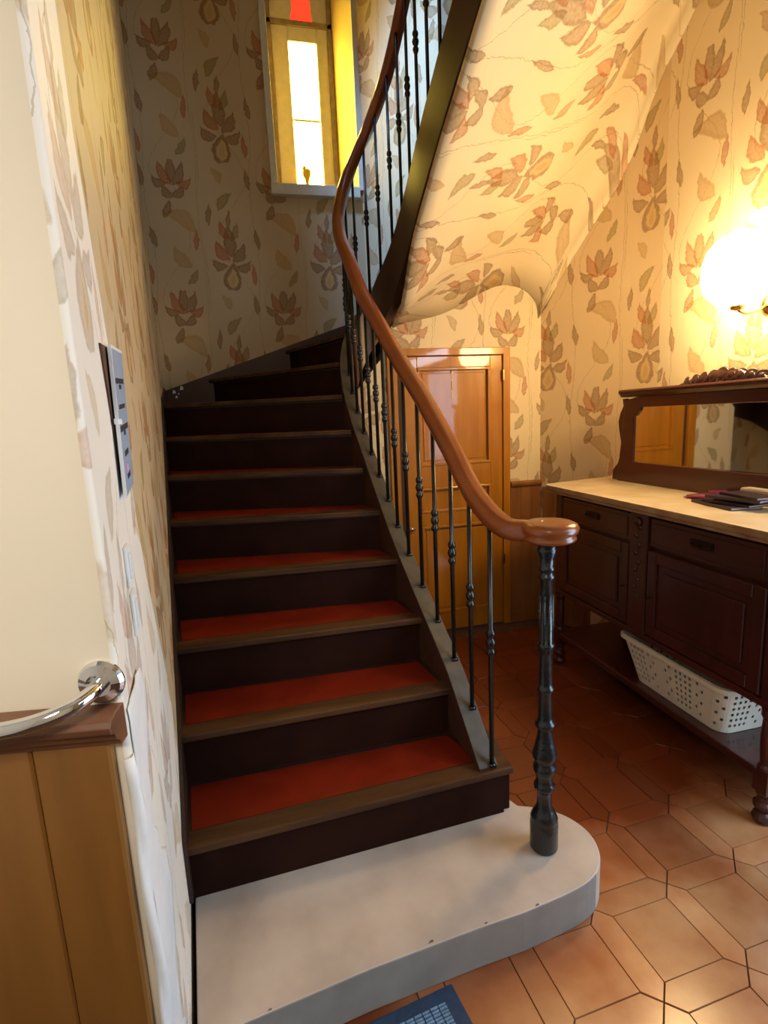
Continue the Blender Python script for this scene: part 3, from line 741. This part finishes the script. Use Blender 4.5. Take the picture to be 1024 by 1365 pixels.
# ------------------------------------------------------------------ cupboard door under the stairs
y = DW
dr = MB(); 
dr.prism([(.835, y-.022, 0), (.90, y-.022, 0), (.90, y-.022, 1.868), (1.625, y-.022, 1.868), (1.625, y-.022, 0), (1.675, y-.022, 0), (1.675, y-.022, 1.914), (.835, y-.022, 1.914)], (0, .06, 0))
door = dr.build('door_1', DOORW, bevel=.004); setp(door, kind='structure')
MB().box(.90, .935, y+.004, y+.05, 0, 1.868).build('jamb_shadow_strip', JAMB_SHADOW, door)  # solid dark strip stands for the shadow beside the jamb
m = MB(); X0, X1 = .935, 1.622
m.box(X0, X0+.10, y-.008, y+.03, .01, 1.865).box(X1-.085, X1, y-.008, y+.03, .01, 1.865)
for (a, b_) in ((.01, .14), (.76, .85), (1.02, 1.165), (1.795, 1.865)): m.box(X0+.10, X1-.085, y-.008, y+.03, a, b_)
leaf_ = m.build('door_leaf', DOORW, door, bevel=.003)
for (a, b_) in ((.14, .76), (.85, 1.02), (1.165, 1.795)):
    xa, xb = X0+.10, X1-.085
    MB().box(xa, xb, y+.010, y+.022, a, b_).build('panel', DOORW, door)
    m = MB(); q1 = .018
    m.box(xa, xb, y-.014, y+.012, a, a+q1).box(xa, xb, y-.014, y+.012, b_-q1, b_).box(xa, xa+q1, y-.014, y+.012, a+q1, b_-q1).box(xb-q1, xb, y-.014, y+.012, a+q1, b_-q1)
    q2 = .034
    if b_-a > .2: m.box(xa+q2, xb-q2, y+.004, y+.011, a+q2, b_-q2)
    m.build('panel_moulding', DOORW, door, bevel=.005)
m = MB().box(X0+.005, X0+.055, y-.020, y-.008, .745, .757).lathe([(.006, 0), (.007, .01), (.011, .016), (.009, .024)], (X0+.035, y-.02, .751), 12, ax=(0, -1, 0))
m.build('door_latch', CHROME, door)
for z_ in (.45, 1.70): MB().lathe([(.007, 0), (.008, .003), (.008, .067), (.007, .07)], (1.624, y-.026, z_), 10).build('hinge', BRASS, door)
# dado right of the door and behind the sideboard
db = empty('wood_dado', (1.8, DW-.02, 0), 'brown boarded dado between the cupboard door and the sideboard', 'dado')
for (a, b_) in ((1.678, 1.757), (1.758, 1.837), (1.838, 1.908)): MB().box(a, b_, DW-.018, DW-.001, 0, .985).build('dado_board', DADO_D, db, bevel=.003)
MB().prism([(1.678, DW-.001, .985), (1.678, DW-.028, .985), (1.678, DW-.036, 1.0), (1.678, DW-.036, 1.012), (1.678, DW-.02, 1.022), (1.678, DW-.001, 1.022)], (.232, 0, 0)).build('cap_rail', DADO_D, db, bevel=.002)
MB().box(1.678, 1.91, DW-.026, DW-.0185, 0, .09).build('plinth', DADO_D, db, bevel=.003)
Ld = math.hypot(XR-1.91, 2.9-DW)
for k in range(6):
    a = .03+k*(Ld-.06)/6; b_ = a+(Ld-.06)/6-.002; P0 = Vector((1.91, DW, 0))-n2*.001 if n2.y > 0 else Vector((1.91, DW, 0))+n2*.001
    nn_ = -n2 if n2.y > 0 else n2
    MB().prism([P0+d2*a, P0+d2*b_, P0+d2*b_+Vector((0, 0, .97)), P0+d2*a+Vector((0, 0, .97))], nn_*.016).build('dado_board', DADO_D, db)

# ------------------------------------------------------------------ sideboard
sb = empty('sideboard', (1.93, 2.0, 0), 'dark mahogany sideboard with cream marble top, mirror back and open lower shelf', 'sideboard')
SX0, SX1, SY0, SY1 = 1.655, 2.17, 1.325, 2.700
zm = 1.072
# marble
m = MB(); pl = [(1.612, SY0-.045), (1.612, 2.765), (1.632, 2.79), (2.16, 2.905), (2.185, 2.895), (2.185, SY0-.045)]
m.prism([(x, y_, zm-.030) for x, y_ in pl], (0, 0, .030))
mo = m.build('marble_top', [MARBLE, MARBLE_E], sb, bevel=.006)
for p in mo.data.polygons:
    if abs(p.normal.z) < .5: p.material_index = 1
MB().prism([(x+(.012 if x < 1.7 else 0), y_, zm-.046) for x, y_ in pl[:2]+[(1.65, 2.77), (2.15, 2.88), (2.17, 2.87), (2.17, SY0-.03)]], (0, 0, .0155)).build('marble_moulding', MARBLE_E, sb, bevel=.004)
m = MB(); pc = [(1.622+.05*i, 2.18-.012*i+.006*math.sin(i*2.2)) for i in range(6)]
for (a, b_) in zip(pc, pc[1:]): m.prism([(a[0], a[1], zm), (b_[0], b_[1], zm), (b_[0], b_[1]+.0025, zm), (a[0], a[1]+.0025, zm)], (0, 0, .0005))
m.build('crack', MARBLE_E, sb)
m = MB(); bt = zm-.047; bb = .455
m.box(SX0+.012, SX1, SY0+.01, SY1-.01, bb, bt); body = m.build('body', MAHOG, sb, bevel=.003)
MB().box(SX0-.008, SX1, SY0-.008, SY1+.008, bb-.018, bb+.012).build('body_moulding', MAHOG_Y, sb, bevel=.006)
yc = (SY0+SY1)/2
for (a, b_) in ((SY0+.055, yc-.062), (yc+.062, SY1-.055)):
    d_ = MB().box(SX0-.004, SX0+.014, a, b_, .885, 1.012).build('drawer', MAHOG_Y, sb, bevel=.004)
    MB().box(SX0-.008, SX0-.0035, a+.022, b_-.022, .903, .994).build('drawer_panel', MAHOG_Y, d_, bevel=.003)
    cyh = (a+b_)/2
    hm = tube(catmull([(SX0-.008, cyh-.045, .958), (SX0-.024, cyh-.04, .952), (SX0-.028, cyh, .944), (SX0-.024, cyh+.04, .952), (SX0-.008, cyh+.045, .958)], 5), .0038, 8)
    hm.box(SX0-.012, SX0-.007, cyh-.055, cyh+.055, .940, .972); hm.build('handle', OLDBR, d_, smooth=False)
    dd_ = MB().box(SX0-.002, SX0+.014, a, b_, bb+.02, .868).build('cupboard_door', MAHOG, sb, bevel=.003)
    m = MB(); q1 = .052; xa = SX0-.014
    for (u0, u1, v0, v1) in ((a, a+q1, bb+.02, .868), (b_-q1, b_, bb+.02, .868), (a+q1, b_-q1, bb+.02, bb+.02+q1), (a+q1, b_-q1, .868-q1, .868)): m.box(xa, SX0, u0, u1, v0, v1)
    m.build('door_frame', MAHOG, dd_, bevel=.005)
    MB().box(SX0-.010, SX0, a+q1+.03, b_-q1-.03, bb+.02+q1+.03, .868-q1-.03).build('raised_panel', MAHOG, dd_, bevel=.007)
    MB().lathe([(.004, 0), (.004, .008), (.007, .012), (.005, .016)], (SX0-.014, (a+.026 if a > yc else b_-.026), .66), 10, ax=(-1, 0, 0)).build('keyhole', OLDBR, dd_)
# carved centre and end pilasters
m = MB().box(SX0-.016, SX0+.014, yc-.055, yc+.055, bb+.01, bt).build('pilaster', MAHOG, sb, bevel=.005)
cv = MB()
for k in range(9):
    z_ = .96-.04*k; wv = .026*(1-.06*k)
    cv.lathe([(.002, -.004), (wv*.55, -.002), (wv*.5, .004), (.002, .007)], (SX0-.016, yc-.010*((-1)**k), z_), 8, ax=(-1, 0, 0))
cv.lathe([(.004, 0), (.024, .004), (.018, .010), (.006, .014)], (SX0-.016, yc, .985), 12, ax=(-1, 0, 0))
cv.build('carving', CARVE, m, smooth=True)['kind'] = 'stuff'
for yy in (SY0+.024, SY1-.024): MB().box(SX0-.010, SX0+.014, yy-.028, yy+.028, bb+.01, bt).build('pilaster', MAHOG, sb, bevel=.005)
# legs and shelf
lp = [(.024, .10), (.030, .115), (.022, .13), (.019, .16), (.024, .175)]
foot = [(.020, 0), (.032, .006), (.036, .020), (.030, .034), (.022, .042), (.026, .050), (.034, .062), (.034, .074), (.024, .084), (.022, .10), (.028, .112), (.028, .125)]
upper = [(.022, .20), (.030, .208), (.030, .22), (.023, .23), (.026, .28), (.028, .34), (.024, .40), (.031, .415), (.031, .44)]
for (x, y_) in ((SX0+.012, SY0+.02), (SX0+.012, SY1-.02), (SX1-.04, SY0+.02), (SX1-.04, SY1-.02)):
    m = MB().lathe(foot, (x, y_, 0), 18).lathe(upper, (x, y_, 0), 18).box(x-.028, x+.028, y_-.028, y_+.028, .122, .204)
    m.build('leg', MAHOG_Y, sb, smooth=False)
MB().box(SX0-.012, SX1-.02, SY0-.005, SY1-.0, .168, .202).build('lower_shelf', MAHOG_Y, sb, bevel=.006)
# mirror back
mx_ = 2.065
mb = MB(); MY0, MY1 = 1.38, 2.665
IY0, IY1, IZ0, IZ1 = MY0+.085, MY1-.085, 1.190, 1.490
bd = empty('mirror_back', (mx_, yc, zm), 'dark carved mirror back with clipped corner glass standing on the marble top', 'mirror')
m = MB()
def ring(y0, y1, z0, z1, c): return [(y0, z0), (y1, z0), (y1, z1-c), (y1-c*.35, z1-c*.9), (y1-c*.9, z1-c*.35), (y1-c, z1), (y0+c, z1), (y0+c*.9, z1-c*.35), (y0+c*.35, z1-c*.9), (y0, z1-c)]
inner = ring(IY0, IY1, IZ0, IZ1, .05)
outr = [(MY0-.03, zm), (MY1+.03, zm), (MY1, 1.44), (MY1-.01, 1.50), (MY1-.005, 1.545), (MY1-.01, 1.545), (MY0+.01, 1.545), (MY0+.005, 1.545), (MY0+.01, 1.50), (MY0, 1.44)]
outr = [(MY0-.035, zm+.001), (MY1+.045, zm+.001), (MY1+.0, 1.44), (MY1, 1.50), (MY1, 1.53), (MY1-.12, 1.548), (MY0+.12, 1.548), (MY0, 1.53), (MY0, 1.50), (MY0, 1.44)]
V = []; n = 10
for x in (mx_-.022, mx_+.022):
    for L_ in (inner, outr): V += [(x, a, b_) for a, b_ in L_]
Fc = []
for i in range(n):
    j = (i+1) % n
    Fc.append((i, j, n+j, n+i)); Fc.append((2*n+i, 3*n+i, 3*n+j, 2*n+j)); Fc.append((i, 2*n+i, 2*n+j, j)); Fc.append((n+i, n+j, 3*n+j, 3*n+i))
mesh_obj('mirror_frame', V, Fc, MAHOG_Y, bd, bevel=.004)
MB().prism([(mx_+.002-.026*(a-yc), a, b_) for a, b_ in ring(IY0-.01, IY1+.01, IZ0-.01, IZ1+.01, .05)], (.004, 0, 0)).build('mirror_glass', MIRROR, bd)
# scrolled side wings
for s_, yy in ((1, MY1), (-1, MY0)):
    wing = [(yy, 1.075), (yy+s_*.10, 1.075), (yy+s_*.095, 1.13), (yy+s_*.055, 1.17), (yy+s_*.035, 1.22), (yy+s_*.03, 1.29), (yy+s_*.05, 1.36), (yy+s_*.06, 1.41), (yy+s_*.045, 1.46), (yy+s_*.02, 1.50), (yy+s_*.03, 1.54), (yy, 1.54)]
    MB().prism([(mx_-.012, a, b_) for a, b_ in wing], (.024, 0, 0)).build('side_scroll', MAHOG_Y, bd, bevel=.004)
cp = [(0, 1.545), (-.030, 1.548), (-.038, 1.560), (-.045, 1.566), (-.050, 1.578), (-.044, 1.588), (0, 1.590)]
MB().prism([(mx_+a, MY0-.02, b_) for a, b_ in cp], (0, MY1-MY0+.04, 0)).prism([(mx_+.03, MY0-.02, 1.545), (mx_+.03, MY1+.02, 1.545), (mx_+.03, MY1+.02, 1.59), (mx_+.03, MY0-.02, 1.59)], (-.03, 0, 0)).build('cornice', MAHOG_Y, bd, bevel=.003)
# carved crest
cr = MB(); prf = []
for k in range(31):
    t = -1+2*k/30; prf.append((yc+.245*t, 1.583+.052*(math.cos(t*PI/2)**.8 if abs(t) < 1 else 0)+.006*math.sin(t*14)))
cr.prism([(mx_-.030, a, b_) for a, b_ in prf], (.04, 0, 0))
for k in range(-4, 5):
    y_ = yc+k*.050; hz = 1.590+.026*math.cos(k/4.6*PI/2); rr = .032 if k else .040; tl = k*.10
    cr.lathe([(.001, -.004), (rr, -.003), (rr*.88, .002), (rr*.7, .000), (rr*.45, .004), (.001, .006)], (mx_-.030, y_, hz), 12, ax=(-1, tl, .25))
cr.lathe([(.004, -.01), (.014, 0), (.010, .012), (.004, .022)], (mx_-.012, yc, 1.632), 10)
co_ = cr.build('carved_crest', CARVE, bd, smooth=True); co_['kind'] = 'stuff'

# basket
def rrect(x0, x1, y0, y1, r_, n):
    pts = []; cs = [(x1-r_, y1-r_, 0), (x0+r_, y1-r_, 90), (x0+r_, y0+r_, 180), (x1-r_, y0+r_, 270)]
    P = []
    for cx_, cy_, a0 in cs:
        for k in range(7): a = math.radians(a0+k*15); P.append(Vector((cx_+r_*math.cos(a), cy_+r_*math.sin(a))))
    P.append(P[0]); L_ = [0]
    for a, b_ in zip(P, P[1:]): L_.append(L_[-1]+(b_-a).length)
    for k in range(n):
        s_ = L_[-1]*k/n; i = max(j for j in range(len(L_)) if L_[j] <= s_); i = min(i, len(P)-2)
        pts.append(P[i].lerp(P[i+1], (s_-L_[i])/max(1e-6, L_[i+1]-L_[i])))
    return pts
NC, NRW = 132, 15; zb, ztp = .204, .405
V = []; Fc = []
for j in range(NRW+1):
    t = j/NRW; e = .034*(1-t)
    for p in rrect(1.662+e*.75, 1.960-e, 1.525+e, 2.150-e*2.6, .055, NC): V.append((p.x, p.y, zb+(ztp-zb)*t))
for j in range(NRW):
    for i in range(NC):
        i2 = (i+1) % NC
        u = i % 22
        hole = 1 < j < 13 and ((j % 2 == 0 and i % 2 == 0 and 6 <= u <= 12 and j % 4 != 3) or (j % 4 == 0 and u in (3, 15)) or (j % 4 == 2 and u in (1, 17)))
        if not hole: Fc.append((j*NC+i, j*NC+i2, (j+1)*NC+i2, (j+1)*NC+i))
Fc.append(tuple(range(NC))[::-1])
bk = empty('laundry_basket', (1.8, 1.85, zb), 'white plastic basket with square holes on the lower shelf of the sideboard', 'basket')
o = mesh_obj('basket_body', V, Fc, BASKET, bk); o.modifiers.new('t', 'SOLIDIFY').thickness = .0028
m = MB()
ro = rrect(1.650, 1.972, 1.513, 2.162, .064, NC); ri = rrect(1.664, 1.958, 1.527, 2.148, .053, NC)
V = []; Fc = []
for (L_, z_) in ((ri, ztp-.002), (ri, ztp+.007), (ro, ztp+.005), (ro, ztp-.012)): V += [(p.x, p.y, z_) for p in L_]
for i in range(NC):
    i2 = (i+1) % NC
    for k in range(4): k2 = (k+1) % 4; Fc.append((k*NC+i, k*NC+i2, k2*NC+i2, k2*NC+i))
mesh_obj('rim', V, Fc, BASKET, bk, smooth=False)

# things on the marble
def rotbox(cx_, cy_, z0, l, w_, h, a, tilt=0):
    c_, s_ = math.cos(a), math.sin(a)
    return lambda v: Vector((cx_+c_*v[0]-s_*v[1], cy_+s_*v[0]+c_*v[1], z0+v[2]+v[0]*tilt))
stackd = [(1.88, 1.80, .24, .13, .012, 1.42, DKP, 'dark thin booklet at the bottom of the pile on the marble top'), (1.90, 1.77, .22, .12, .010, 1.62, DKP, 'dark booklet second from the bottom of the pile on the marble'),
          (1.93, 1.79, .20, .11, .010, 1.25, MAG, 'magenta booklet in the middle of the pile sticking out to the left'), (1.89, 1.74, .22, .11, .011, 1.75, DKP, 'dark booklet above the magenta one on the marble top'), (1.91, 1.72, .19, .10, .010, 1.48, DKP, 'dark booklet on top of the pile on the marble')]
stackd[2] = (1.965, 1.87, .22, .07, .010, 1.15, MAG, stackd[2][7])
z_ = zm+.001
for (x, y_, l, w_, h, a, mm, lab) in stackd:
    f = rotbox(x, y_, z_, l, w_, h, a)
    e = empty('booklet', (x, y_, z_), lab, 'booklet', 'booklets piled on the marble top')
    MB().box(-l/2, l/2, -w_/2, w_/2, 0, h*.22, fr=f).box(-l/2, l/2, -w_/2, w_/2, h*.8, h, fr=f).box(-l/2, l/2, w_/2-.003, w_/2, h*.2, h*.82, fr=f).build('cover', mm, e)
    MB().box(-l/2+.003, l/2-.003, -w_/2+.003, w_/2-.004, h*.22, h*.8, fr=f).build('pages', PGE, e)
    z_ += h+.0005
f = rotbox(2.02, 1.80, zm+.001, 0, 0, 0, 0)
e = empty('magenta_strap', (1.93, 1.97, zm), 'folded magenta fabric strap lying left of the dark booklets', 'strap')
m = MB(); pth = catmull([(1.90, 2.03, zm+.004), (1.92, 1.98, zm+.010), (1.95, 1.93, zm+.007), (1.97, 1.88, zm+.016)], 5)
m.sweep(pth, [(-.022, 0), (.022, 0), (.022, .004), (-.022, .004)]); m.build('strap_band', MAG, e)
pth = catmull([(1.93, 2.05, zm+.005), (1.95, 1.99, zm+.018), (1.99, 1.94, zm+.014), (2.01, 1.90, zm+.02)], 5)
m = MB(); m.sweep(pth, [(-.014, 0), (.014, 0), (.014, .004), (-.014, .004)]); m.build('strap_end', MAG, e)
o = MB().box(1.985, 2.035, 1.50, 1.83, zm, zm+.062).box(1.988, 2.032, 1.503, 1.827, zm+.062, zm+.066).build('card_box', CARD, base=(2.01, 1.66, zm), bevel=.002)
setp(o, 'pale low cardboard box against the mirror frame behind the booklets', 'box')

# wall lamp above the mirror
lm = empty('wall_lamp', (XR, 1.95, 2.0), 'glowing white wall lamp above the sideboard mirror on the right wall', 'lamp')
LX, LY, LZ = 2.025, 1.945, 2.035
MB().lathe([(.045, 0), (.045, .008), (.030, .016), (.012, .022)], (XR, LY, 1.90), 24, ax=(-1, 0, 0)).build('wall_plate', BRASS, lm, smooth=True)
tube(catmull([(XR-.02, LY, 1.90), (XR-.07, LY, 1.875), (XR-.13, LY, 1.865), (LX, LY, 1.885), (LX, LY, 1.93)], 6), .006, 10).build('arm', BRASS, lm, smooth=True)
MB().lathe([(.006, 0), (.024, .006), (.028, .022), (.02, .035)], (LX, LY, 1.875), 16).build('shade_holder', BRASS, lm, smooth=True)
MB().lathe([(.03, -.135), (.085, -.125), (.125, -.085), (.142, -.03), (.140, .03), (.122, .09), (.085, .13), (.05, .142), (.045, .15)], (LX, LY, LZ), 28).build('glass_shade', SHADE, lm, smooth=True)

# door mat in front of the stone step
e1 = Vector((-.975, -.14, 0)).normalized(); e2 = Vector((.17, -.985, 0)).normalized(); c0 = Vector((.385, 1.112, .001))
mat_ = empty('door_mat', c0+e1*.3+e2*.2, 'dark navy doormat with light blue ribbed centre at the foot of the stone step', 'mat')
fm = lambda v: c0+e1*v[0]+e2*v[1]+Vector((0, 0, v[2]))
MB().box(0, .62, 0, .40, 0, .008, fr=fm).build('rubber_border', MATB, mat_, bevel=.002)
m = MB()
k = 0; v_ = .036
while v_ < .365:
    seg = 24
    for s_ in range(seg):
        a = .040+(.54)*s_/seg
        m.box(a, a+.54/seg*.86, v_, v_+.0052, .006, .0115+.001*((s_+k) % 2), fr=fm)
    v_ += .0085; k += 1
rb = m.build('ribbed_centre', MATR, mat_); rb['kind'] = 'stuff'
